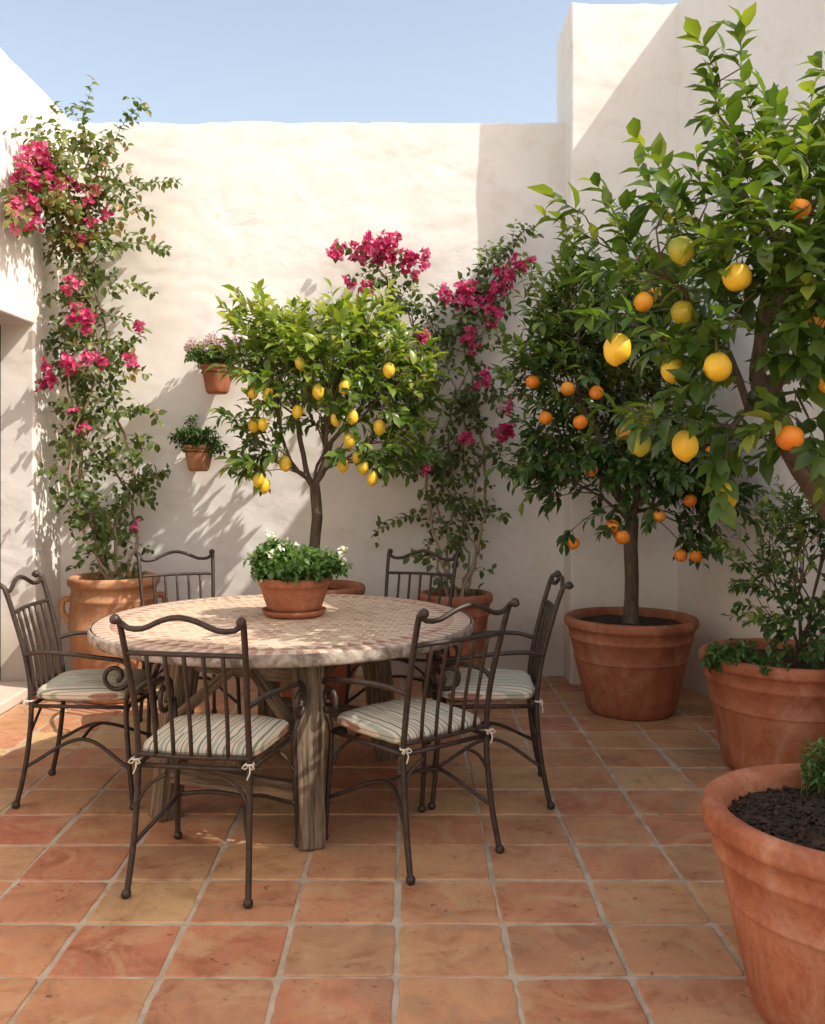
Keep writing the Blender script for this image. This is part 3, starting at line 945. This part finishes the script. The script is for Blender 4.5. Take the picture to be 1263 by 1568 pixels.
nr = [(0.717, 3.14, 1.860, 0, 0.047, 1.18, 0), (1.116, 3.12, 2.099, 0, 0.048, 1.02, 0), (1.037, 3.08, 1.793, 0, 0.046, 1.05, 0), (0.947, 3.14, 1.533, 0, 0.043, 1.25, 0.0),
      (0.947, 3.18, 2.205, 0, 0.044, 1.1, 0.8), (0.807, 3.2, 1.545, 0, 0.040, 1.15, 0.9), (1.109, 3.2, 1.364, 0, 0.036, 1.35, 0.45), (0.93, 3.22, 1.799, 0, 0.042, 1.1, 0.3),
      (1.269, 3.06, 1.556, 1, 0.045, 0.95, 0), (1.319, 3.10, 2.322, 1, 0.036, 0.96, 0), (0.834, 3.25, 2.04, 1, 0.034, 1.0, 0.6), (1.37, 3.12, 1.946, 1, 0.040, 0.95, 0.5),
      (1.42, 3.10, 1.75, 0, 0.042, 1.2, 0.1), (1.0, 3.35, 2.02, 0, 0.040, 1.1, 0.5)]
tree('lemon_tree', [(2.16, 3.62, 0.45), (2.05, 3.60, 0.75), (1.86, 3.56, 1.02), (1.66, 3.52, 1.24), (1.48, 3.46, 1.46), (1.38, 3.42, 1.62)],
     [((1.62, 3.50, 2.25), (0.50, 0.40, 0.48)), ((0.86, 3.38, 2.36), (0.26, 0.22, 0.12), 1.0), ((1.22, 3.40, 2.72), (0.13, 0.16, 0.20)), ((1.13, 3.36, 1.78), (0.33, 0.25, 0.20), 1.1),
      ((1.55, 3.55, 2.70), (0.28, 0.3, 0.22)), ((1.12, 3.38, 2.20), (0.32, 0.25, 0.25)), ((1.9, 3.6, 2.2), (0.45, 0.35, 0.45), .8), ((1.35, 3.3, 1.55), (0.26, 0.2, 0.15)),
      ((1.42, 3.15, 2.0), (0.25, 0.15, 0.45), 1.5)],
     265, 0.045, M_LEAF_LEMON, 0.104, leafW=0.50, fruits=nr, fork=0.6, topbright=0.30, per=9, tl=(0.12, 0.26), step=0.08, rtip=0.0024, tubesides=7, lvbase=0.32)

# left bougainvillea
lb = (-1.86, 5.93, 0.73)
vine('bougainvillea', lb, [
    ([(-1.88, 5.95, 0.73), (-2.05, 6.10, 1.05), (-2.20, 6.28, 1.5), (-2.16, 6.30, 2.1), (-2.22, 6.32, 2.7), (-2.15, 6.25, 3.2), (-2.12, 6.22, 3.6)], 0.016, 1.4, 1.2),
    ([(-1.84, 5.92, 0.73), (-1.92, 6.15, 1.1), (-1.86, 6.35, 1.45), (-2.00, 6.38, 1.9), (-2.08, 6.36, 2.5), (-2.2, 6.2, 3.0), (-2.28, 5.95, 3.25), (-2.32, 5.7, 3.3)], 0.014, 1.3, 1.15),
    ([(-1.82, 5.97, 0.73), (-1.80, 6.2, 1.0), (-1.95, 6.4, 1.35), (-2.25, 6.38, 1.75), (-2.3, 6.3, 2.4), (-2.05, 6.3, 3.0), (-1.95, 6.3, 3.45)], 0.012, 1.3, 1.15),
    ([(-1.90, 5.90, 0.73), (-2.0, 6.0, 0.95), (-2.1, 6.2, 1.2)], 0.010, 1.0, 0.9),
    ([(-1.86, 5.9, 0.73), (-2.1, 6.0, 1.1), (-2.2, 6.1, 1.6), (-2.05, 6.2, 2.2), (-2.15, 6.1, 2.8)], 0.010, 1.1, 1.2),
    ([(-2.2, 6.2, 2.9), (-2.28, 6.0, 3.15), (-2.3, 5.7, 3.1), (-2.3, 5.5, 3.0)], 0.008, 2.8, 0),
    ([(-2.15, 6.2, 3.1), (-2.25, 6.0, 3.4), (-2.22, 5.75, 3.45)], 0.008, 2.8, 0),
    ([(-2.15, 6.2, 2.9), (-2.1, 6.15, 3.2), (-2.0, 6.2, 3.45), (-2.1, 6.2, 3.65)], 0.008, 2.8, 0),
    ],
    [[(-2.12, 6.22, 3.5), (-2.15, 6.2, 3.8), (-2.10, 6.2, 3.98)], [(-2.05, 6.25, 3.5), (-1.9, 6.25, 3.78), (-1.76, 6.2, 3.90)], [(-1.95, 6.3, 3.4), (-1.75, 6.35, 3.42), (-1.56, 6.3, 3.40)],
     [(-2.0, 6.3, 3.0), (-1.8, 6.35, 3.0), (-1.62, 6.35, 2.95)], [(-2.0, 6.3, 2.6), (-1.85, 6.3, 2.72), (-1.74, 6.35, 2.66)], [(-1.95, 6.3, 1.8), (-1.8, 6.3, 1.88), (-1.68, 6.3, 1.83)],
     [(-1.86, 6.3, 1.3), (-1.72, 6.25, 1.42), (-1.60, 6.2, 1.45)], [(-2.2, 6.2, 3.5), (-2.28, 6.1, 3.75), (-2.3, 6.1, 3.85)], [(-2.0, 6.3, 2.3), (-1.86, 6.3, 2.3), (-1.78, 6.3, 2.4)],
     [(-1.9, 6.25, 1.2), (-2.15, 6.2, 1.15), (-2.28, 6.15, 1.25)]],
    [((-2.30, 5.75, 3.30), (0.14, 0.32, 0.17), 260), ((-2.30, 5.62, 2.98), (0.12, 0.18, 0.12), 120), ((-2.26, 6.0, 3.38), (0.14, 0.2, 0.15), 110), ((-2.15, 6.05, 2.62), (0.09, 0.1, 0.08), 32),
     ((-2.12, 6.05, 2.42), (0.12, 0.1, 0.10), 50), ((-2.25, 6.0, 2.12), (0.14, 0.12, 0.06), 50), ((-2.02, 6.1, 2.17), (0.16, 0.1, 0.05), 50), ((-2.3, 6.0, 2.02), (0.10, 0.1, 0.05), 28),
     ((-1.85, 6.15, 2.16), (0.08, 0.05, 0.05), 20), ((-1.8, 6.2, 2.42), (0.04, 0.03, 0.04), 8), ((-1.80, 6.2, 1.10), (0.03, 0.03, 0.03), 6), ((-2.08, 6.1, 3.15), (0.16, 0.1, 0.22), 70),
     ((-2.1, 6.05, 1.75), (0.15, 0.1, 0.1), 14)],
    leafL=0.064, prob=1.15, lvb0=0.42)

# centre bougainvillea
cb = (0.32, 5.95, 0.62)
vine('bougainvillea', cb, [
    ([(0.30, 5.97, 0.62), (0.20, 6.2, 1.0), (0.14, 6.38, 1.4), (0.12, 6.42, 2.0), (0.05, 6.42, 2.45), (-0.10, 6.40, 2.75), (-0.28, 6.38, 2.86)], 0.013, 1.2, 1.3),
    ([(0.36, 5.95, 0.62), (0.50, 6.2, 1.0), (0.56, 6.4, 1.4), (0.48, 6.42, 2.0), (0.38, 6.42, 2.5), (0.60, 6.40, 2.85), (0.80, 6.38, 3.08)], 0.013, 1.2, 1.5),
    ([(0.32, 5.97, 0.62), (0.28, 6.2, 0.95), (0.34, 6.4, 1.3), (0.30, 6.42, 1.8), (0.46, 6.42, 2.2), (0.62, 6.42, 2.6)], 0.011, 1.1, 1.0),
    ([(0.34, 5.97, 0.62), (0.42, 6.2, 0.9), (0.22, 6.4, 1.2), (0.42, 6.42, 1.7), (0.28, 6.42, 2.2), (0.12, 6.40, 2.6)], 0.010, 1.0, 1.0),
    ([(0.28, 5.95, 0.62), (0.22, 6.1, 0.85), (0.42, 6.3, 1.1), (0.52, 6.42, 1.55)], 0.010, 0.8, 1.0),
    ([(0.36, 6.0, 0.62), (0.46, 6.1, 0.85), (0.40, 6.3, 1.1), (0.18, 6.42, 1.5), (0.05, 6.42, 1.75)], 0.010, 0.8, 1.0),
    ([(0.12, 6.4, 2.3), (0.0, 6.4, 2.6), (-0.15, 6.38, 2.8)], 0.007, 2.0, 0), ([(0.4, 6.4, 2.4), (0.5, 6.4, 2.65), (0.7, 6.38, 2.8)], 0.007, 2.0, 0)],
    [[(0.14, 6.38, 1.15), (-0.03, 6.35, 1.12), (-0.2, 6.3, 1.03)], [(0.12, 6.4, 1.5), (-0.05, 6.35, 1.47), (-0.22, 6.3, 1.42)], [(0.62, 6.4, 2.85), (0.74, 6.35, 3.0), (0.85, 6.35, 3.12)],
     [(0.55, 6.4, 2.7), (0.72, 6.35, 2.78), (0.86, 6.35, 2.88)], [(-0.15, 6.4, 2.8), (-0.32, 6.35, 2.95), (-0.46, 6.35, 2.98)], [(0.4, 6.4, 2.55), (0.5, 6.35, 2.75), (0.52, 6.35, 2.9)],
     [(0.5, 6.4, 1.5), (0.62, 6.35, 1.62), (0.68, 6.35, 1.7)], [(0.1, 6.4, 1.9), (-0.03, 6.35, 2.0), (-0.10, 6.35, 2.02)]],
    [((-0.20, 6.30, 2.95), (0.20, 0.08, 0.12), 210), ((-0.40, 6.30, 2.93), (0.12, 0.06, 0.09), 50), ((0.07, 6.30, 2.87), (0.16, 0.08, 0.09), 70), ((-0.30, 6.30, 2.70), (0.10, 0.06, 0.07), 34),
     ((0.42, 6.30, 2.66), (0.22, 0.08, 0.10), 130), ((0.62, 6.30, 2.72), (0.15, 0.08, 0.13), 85), ((0.60, 6.30, 2.48), (0.12, 0.06, 0.08), 56), ((0.15, 6.28, 2.33), (0.09, 0.05, 0.06), 34),
     ((0.10, 6.28, 2.05), (0.05, 0.05, 0.04), 22), ((0.15, 6.28, 2.07), (0.05, 0.05, 0.05), 18), ((0.67, 6.24, 1.72), (0.09, 0.05, 0.06), 50), ((0.68, 6.26, 1.88), (0.05, 0.03, 0.04), 18),
     ((0.52, 6.26, 2.05), (0.08, 0.05, 0.07), 24), ((0.42, 6.24, 1.68), (0.06, 0.04, 0.05), 18), ((0.14, 6.26, 1.45), (0.03, 0.03, 0.03), 8), ((0.03, 6.26, 2.16), (0.06, 0.05, 0.06), 20), ((0.80, 6.28, 2.84), (0.10, 0.05, 0.09), 28),
     ((0.45, 6.26, 2.32), (0.12, 0.05, 0.08), 28)],
    leafL=0.062, prob=1.0)

# shrub in right-hand pot
tree('leafy_shrub', [(1.90, 4.52, 0.48), (1.91, 4.51, 0.56), (1.92, 4.50, 0.62)],
     [((2.0, 4.45, 1.15), (0.22, 0.25, 0.33)), ((1.74, 4.38, 0.95), (0.16, 0.16, 0.26), .8), ((2.05, 4.4, 0.80), (0.2, 0.2, 0.2)), ((1.62, 4.38, 1.08), (0.07, 0.06, 0.12), 1.5), ((1.85, 4.3, 0.72), (0.25, 0.15, 0.10))],
     1250, 0.012, M_LEAF_ORANGE, 0.050, leafW=0.58, per=9, tl=(0.08, 0.16), fork=0.1, k=0.8, rtip=0.0018, topbright=0.3, lvbase=0.4)
bush('trailing_herb', (1.56, 4.42, 0.52), [((1.55, 4.36, 0.58), (0.13, 0.12, 0.045)), ((1.68, 4.22, 0.56), (0.10, 0.08, 0.03)), ((1.47, 4.38, 0.56), (0.06, 0.08, 0.05))], 15000, M_LEAF_HERB, 0.036, 0.58, per=7, lvb=0.45)
bush('small_herb', (1.24, 2.74, 0.49), [((1.24, 2.72, 0.58), (0.085, 0.07, 0.075))], 45000, M_LEAF_HERB, 0.022, 0.5, per=9, tl=(0.03, 0.06), rbase=0.002, lvb=0.55)

# planter on the table
TC = (-0.55, 4.27)
tp = empty('table_planter', (-0.52, 4.34, 0.772))
V, F, MI = [], [], []
lathe([(0.001, 0.0), (0.125, 0.0), (0.142, 0.012), (0.152, 0.030), (0.146, 0.032), (0.135, 0.016), (0.001, 0.012)], 64, V, F, MI, 0)
mesh_obj('saucer', V, F, [M_POT], tp, midx=MI)
p_ = pot('pot', (0, 0, 0.014), 0.170, 0.165, 0.115, lip=0.03, band=False, parent=tp, soil_drop=0.02)
bush('herb_plant', (-0.52, 4.34, 0.93), [((-0.52, 4.33, 1.00), (0.21, 0.19, 0.075)), ((-0.60, 4.33, 1.05), (0.09, 0.1, 0.07)), ((-0.36, 4.33, 1.01), (0.08, 0.1, 0.05))], 16000, M_LEAF_HERB, 0.040, 0.62, per=8, lvb=0.6, spread=0.05, petals=0.09, petalmat=M_WHITE)

def wall_planter(x, ztop, R, H, old):
    r_ = empty('wall_planter', (x, 6.54 - R - 0.015, ztop - H))
    pot('pot', (0, 0, 0), R, H, R * 0.62, mat=old, lip=0.022, band=False, parent=r_, soil_drop=0.015, seg=48)
    V, F, MI = [], [], []
    ring = [Vector((math.cos(a) * R * 0.92, math.sin(a) * R * 0.92, H * 0.74)) for a in np.linspace(0, 2 * math.pi, 33)]
    tube(V, F, MI, 0, ring, [0.0035] * len(ring), 6)
    br = [Vector((0, R * 0.9, H * 0.74)), Vector((0, R + 0.02, H * 0.74))]
    tube(V, F, MI, 0, br, [0.005, 0.005], 6)
    mesh_obj('iron_ring', V, F, [M_IRON], r_, midx=MI)
wall_planter(-1.30, 2.175, 0.118, 0.20, M_POT)
wall_planter(-1.43, 1.625, 0.110, 0.185, M_POT_OLD)
bush('flowering_wall_plant', (-1.30, 6.40, 2.15), [((-1.31, 6.37, 2.25), (0.17, 0.12, 0.095)), ((-1.43, 6.35, 2.24), (0.07, 0.07, 0.06)), ((-1.19, 6.35, 2.26), (0.08, 0.06, 0.07))], 24000, M_LEAF_HERB, 0.032, 0.5, per=8, petals=0.9, spread=0.04, lvb=0.85)
bush('wall_plant', (-1.43, 6.40, 1.60), [((-1.44, 6.37, 1.66), (0.17, 0.11, 0.08)), ((-1.30, 6.37, 1.60), (0.07, 0.06, 0.05)), ((-1.47, 6.38, 1.76), (0.05, 0.04, 0.07))], 15000, M_LEAF_ORANGE, 0.040, 0.6, per=7, spread=0.04, lvb=0.45)

# ------------------------------------------------------------------ table
table = empty('round_mosaic_table', (TC[0], TC[1], 0))
V, F, MI = [], [], []
R = 0.862
lathe([(0.001, 0.716), (R - 0.03, 0.716), (R - 0.004, 0.722), (R, 0.735), (R, 0.757), (R - 0.005, 0.765), (R - 0.012, 0.768)], 220, V, F, MI, 0, wob=0.012)
for q in range(len(V)):
    x_, y_, z_ = V[q]
    if math.hypot(x_, y_) > 0.8:
        f_ = 1 + 0.004 * noise.noise(Vector((x_ * 22, y_ * 22, z_ * 30)))
        V[q] = (x_ * f_, y_ * f_, z_)
mesh_obj('stone_rim', V, F, [M_STONE], table, midx=MI)
V, F, MI = [], [], []
rings = [(0.001, 0.7705), (0.3, 0.7705), (0.6, 0.7705), (0.80, 0.7705), (0.842, 0.770), (0.847, 0.766)]
lathe(rings, 160, V, F, MI, 0, wob=0.003)
F = [tuple(reversed(f)) for f in F]
mesh_obj('mosaic_top', V, F, [M_MOSAIC], table, midx=MI)

def beam(name, p0, p1, w, h, parent, wtop=None):
    p0, p1 = Vector(p0), Vector(p1)
    d = p1 - p0; ln = d.length
    V, F = [], []
    nseg = max(3, int(ln / 0.06))
    w2 = w if wtop is None else wtop
    for i in range(nseg + 1):
        t = i / nseg
        ww = w + (w2 - w) * t
        for k, (sx, sy) in enumerate(((-1, -1), (1, -1), (1, 1), (-1, 1))):
            jit = 1 + 0.08 * noise.noise(Vector((k * 3.1 + p0.x * 5, t * ln * 6, p0.y * 4)))
            V.append((sx * ww / 2 * jit, sy * h / 2 * (ww / w) * jit, t * ln))
    for i in range(nseg):
        for k in range(4):
            a = i * 4 + k; a2 = i * 4 + (k + 1) % 4
            F.append((a, a2, a2 + 4, a + 4))
    F.append((3, 2, 1, 0)); e = nseg * 4; F.append((e, e + 1, e + 2, e + 3))
    o = mesh_obj(name, V, F, [M_WOOD], parent, smooth=False)
    o.location = p0
    o.rotation_euler = d.to_track_quat('Z', 'Y').to_euler()
    bv = o.modifiers.new('b', 'BEVEL'); bv.width = 0.008; bv.segments = 2; bv.limit_method = 'ANGLE'; bv.angle_limit = math.radians(50)
    return o
legs = [(0.185, -0.695), (-0.455, -0.40), (-0.185, 0.695), (0.455, 0.40)]
tops = []
for i, (lx, ly) in enumerate(legs):
    f = 0.90 if i in (0, 2) else 0.84
    tops.append((lx * f, ly * f))
    beam('leg_%d' % (i + 1), (lx, ly, 0.0), (lx * f, ly * f, 0.715), 0.100, 0.100, table, 0.115)
def lerp2(a, b, t): return (a[0] + (b[0] - a[0]) * t, a[1] + (b[1] - a[1]) * t)
for i in range(4):
    a, b = tops[i], tops[(i + 1) % 4]
    a2, b2 = lerp2(a, b, 0.09), lerp2(a, b, 0.91)
    beam('apron_%d' % (i + 1), (*a2, 0.655), (*b2, 0.655), 0.035, 0.10, table)
for i, j in ((0, 1), (2, 3)):
    a, b = legs[i], legs[j]
    beam('stretcher_%d' % (i + 1), (*lerp2(a, b, 0.06), 0.20), (*lerp2(a, b, 0.94), 0.20), 0.05, 0.08, table)
ma, mb = lerp2(legs[0], legs[1], 0.5), lerp2(legs[2], legs[3], 0.5)
beam('long_stretcher', (*ma, 0.285), (*mb, 0.285), 0.06, 0.07, table)
for i, s in ((0, 1), (1, 0), (2, 3), (3, 2)):
    a = legs[i]; b = lerp2(legs[i], legs[s], 0.5)
    beam('brace_%d' % (i + 1), (*lerp2(a, b, 0.15), 0.42), (*lerp2(tops[i], tops[s], 0.42), 0.64), 0.045, 0.045, table)

# ------------------------------------------------------------------ chairs
def chair_meshes():
    V, F, MI = [], [], []
    def rod(pts, r, step=0.02, sides=8, smooth=True):
        P = catmull([Vector(p) for p in pts], step) if smooth else [Vector(p) for p in pts]
        tube(V, F, MI, 0, P, [r] * len(P), sides)
    def ball(c, r):
        b = len(V)
        for j in range(7):
            ph = math.pi * j / 6
            for i in range(10):
                a = 2 * math.pi * i / 10
                V.append((c[0] + r * math.sin(ph) * math.cos(a), c[1] + r * math.sin(ph) * math.sin(a), c[2] + r * math.cos(ph)))
        for j in range(6):
            for i in range(10):
                F.append((b + j * 10 + i, b + j * 10 + (i + 1) % 10, b + (j + 1) * 10 + (i + 1) % 10, b + (j + 1) * 10 + i)); MI.append(0)
    for s in (-1, 1):
        rod([(s * .215, -.275, 0.0), (s * .205, -.235, .2), (s * .2, -.215, .43), (s * .2, -.235, .62), (s * .21, -.285, .82), (s * .216, -.325, .945), (s * .218, -.35, .965), (s * .218, -.365, .948)], .0112)
        ball((s * .218, -.352, .957), .018)
        ball((s * .215, -.275, .014), .018)
        rod([(s * .245, .235, 0.0), (s * .24, .215, .2), (s * .235, .20, .43), (s * .25, .215, .50), (s * .262, .235, .555)], .0108)
        ball((s * .245, .235, .014), .018)
        cx, cy, cz = s * .268, .165, .575
        sp = []
        for k in range(26):
            a = math.radians(95 - k * 21); r = 0.073 * (1 - k / 34.0)
            sp.append((cx, cy + r * math.cos(a), cz + r * math.sin(a)))
        rod([(s * .202, -.245, .655), (s * .235, -.16, .672), (s * .262, -.02, .668), (s * .268, .09, .655)] + sp, .010, 0.012)
        rod([(s * .2, -.215, .435), (s * .235, .20, .435)], .009, smooth=False)
        rod([(s * .207, -.245, .17), (s * .13, -.02, .27), (s * .24, .222, .17)], .0080)
        rod([(s * .235, .20, .30), (s * .20, .19, .36), (s * .12, .18, .405), (s * .05, .18, .425)], .0065)
        rod([(s * .2, -.225, .30), (s * .17, -.21, .36), (s * .10, -.21, .405)], .0065)
    rod([(-.13, -.02, .27), (0, -.02, .285), (.13, -.02, .27)], .0080)
    rod([(-.2, -.215, .435), (.2, -.215, .435)], .009, smooth=False)
    rod([(-.235, .20, .435), (0, .235, .435), (.235, .20, .435)], .009)
    rod([(-.216, -.325, .945), (-.185, -.325, .925), (-.13, -.332, .925), (-.06, -.342, .955), (0, -.346, .967), (.06, -.342, .955), (.13, -.332, .925), (.185, -.325, .925), (.216, -.325, .945)], .0098)
    rod([(-.211, -.29, .835), (0, -.305, .838), (.211, -.29, .835)], .009)
    rod([(-.2, -.218, .475), (0, -.232, .475), (.2, -.218, .475)], .009)
    for k in range(5):
        x = -.135 + k * .0675
        y = -.012 * (1 - (x / .2) ** 2)
        rod([(x * .95, -.22 + y, .475), (x * .97, -.238 + y, .62), (x, -.29 + y, .837)], .0074, 0.04)
    frame = bpy.data.meshes.new('iron_frame')
    frame.from_pydata([tuple(v) for v in V], [], F)
    frame.polygons.foreach_set('use_smooth', [True] * len(F))
    frame.materials.append(M_IRON)
    V2, F2 = [], []
    n = 28
    def pt(u, v, top):
        e = 5.0
        uu = u * (1 - 0.10 * v ** 6); vv = v * (1 - 0.08 * u ** 6)
        wdt = 0.208 + 0.03 * (vv + 1) / 2
        x = uu * wdt; y = -0.005 + vv * 0.210 + 0.018 * (1 - uu * uu) * max(0, vv)
        ed = (1 - abs(u) ** e) * (1 - abs(v) ** e)
        h = max(0, ed) ** 0.33
        puff = 0.012 * (1 - u * u) * (1 - v * v)
        dimple = -0.010 * sum(math.exp(-((u - a) ** 2 + (v - b) ** 2) / 0.014) for a in (-.4, .4) for b in (-.4, .4))
        z = 0.480 + (h * 0.033 + puff + dimple if top else -h * 0.034)
        return (x, y, z + 0.006 * noise.noise(Vector((u * 3, v * 3, 2 + top))))
    idx = {}
    for top in (1, 0):
        for i in range(n + 1):
            for j in range(n + 1):
                edge = i in (0, n) or j in (0, n)
                key = (i, j, 1 if edge else top)
                if key in idx: continue
                u = math.sin((i / n - 0.5) * math.pi); v = math.sin((j / n - 0.5) * math.pi)
                idx[key] = len(V2); V2.append(pt(u, v, top))
    def I(i, j, top):
        return idx[(i, j, 1 if (i in (0, n) or j in (0, n)) else top)]
    for i in range(n):
        for j in range(n):
            F2.append((I(i, j, 1), I(i + 1, j, 1), I(i + 1, j + 1, 1), I(i, j + 1, 1)))
            F2.append((I(i, j, 0), I(i, j + 1, 0), I(i + 1, j + 1, 0), I(i + 1, j, 0)))
    cu = bpy.data.meshes.new('cushion')
    cu.from_pydata(V2, [], F2); cu.polygons.foreach_set('use_smooth', [True] * len(F2)); cu.materials.append(M_CUSHION)
    V3, F3, M3 = [], [], []
    for s in (-1, 1):
        for sh in range(3):
            o = Vector((s * .203, -.225, .455))
            if sh < 2:
                q = 1 if sh else -1
                pts = [o, o + Vector((q * .012, -.012, .006)), o + Vector((q * .022, -.014, -.006)), o + Vector((q * .012, -.012, -.010)), o]
            else:
                pts = [o, o + Vector((.006, -.014, -.02)), o + Vector((-.004, -.016, -.045))]
            P = catmull(pts, 0.008)
            tube(V3, F3, M3, 0, P, [.0028] * len(P), 5)
        pts = [Vector((s * .203 + math.cos(a) * .014, -.222 + math.sin(a) * .014, .458)) for a in np.linspace(0, 6.283, 13)]
        tube(V3, F3, M3, 0, pts, [.004] * 13, 5)
    ti = bpy.data.meshes.new('cushion_ties')
    ti.from_pydata([tuple(v) for v in V3], [], F3); ti.polygons.foreach_set('use_smooth', [True] * len(F3)); ti.materials.append(M_FABRIC)
    return frame, cu, ti
CM = chair_meshes()
def chair(x, y, fx, fy):
    rz = math.atan2(fy, fx) - math.pi / 2
    e = empty('wrought_iron_chair', (x, y, 0), rz)
    for nme, me in zip(('iron_frame', 'seat_cushion', 'cushion_ties'), CM):
        o = bpy.data.objects.new(nme, me); link(o, e)
        if nme == 'seat_cushion':
            o.rotation_euler[2] = random.gauss(0, 0.02); o.location = (random.gauss(0, 0.003), random.gauss(0, 0.003), 0)
    return e
chair(-0.69, 3.38, 0.16, 1.0)
chair(0.02, 3.60, -0.66, 0.85)
chair(0.36, 4.20, -1.0, 0.05)
chair(-1.40, 4.20, 1.0, 0.02)
chair(-1.22, 5.18, 0.45, -1.0)
chair(-0.02, 5.22, -0.40, -1.0)

# ------------------------------------------------------------------ light
Ld = Vector((-1.0, 0.45, -1.17)).normalized()
sun = bpy.data.lights.new('sun', 'SUN')
sun.energy = 5.0
sun.angle = math.radians(0.5)
sun.color = (1.0, 0.945, 0.86)
so = bpy.data.objects.new('sun', sun); link(so)
so.rotation_euler = Ld.to_track_quat('-Z', 'Y').to_euler()
so.location = (6, -3, 9)
w = bpy.data.worlds.new('World'); scene.world = w; w.use_nodes = True
nt = w.node_tree
bg = nt.nodes['Background']
sky = nt.nodes.new('ShaderNodeTexSky'); sky.sky_type = 'NISHITA'; sky.sun_disc = False
sky.sun_elevation = math.asin(-Ld.z); sky.sun_rotation = math.atan2(-Ld.x, -Ld.y)
sky.air_density = 1.0; sky.dust_density = 2.0; sky.ozone_density = 1.0
# bright, hazy Mediterranean air: lift and whiten the physical sky
c_ = mixrgb(nt, sky.outputs[0], (2.40, 1.98, 1.58), 1.0, 'MULTIPLY')
c_ = mixrgb(nt, c_, (0.52, 0.56, 0.62), 1.0, 'ADD')
nt.links.new(c_, bg.inputs[0]); bg.inputs[1].default_value = 0.15

cam = bpy.data.cameras.new('camera'); co = bpy.data.objects.new('camera', cam); link(co)
co.location = (0, 0, 1.45); co.rotation_euler = (math.radians(90), 0, 0)
cam.sensor_fit = 'HORIZONTAL'; cam.sensor_width = 36; cam.lens = 36 * 1420 / 1263
cam.shift_y = -64 / 1263; cam.shift_x = 11 / 1263
cam.clip_end = 500
scene.camera = co
scene.view_settings.view_transform = 'Standard'
scene.view_settings.look = 'None'
scene.view_settings.exposure = 0
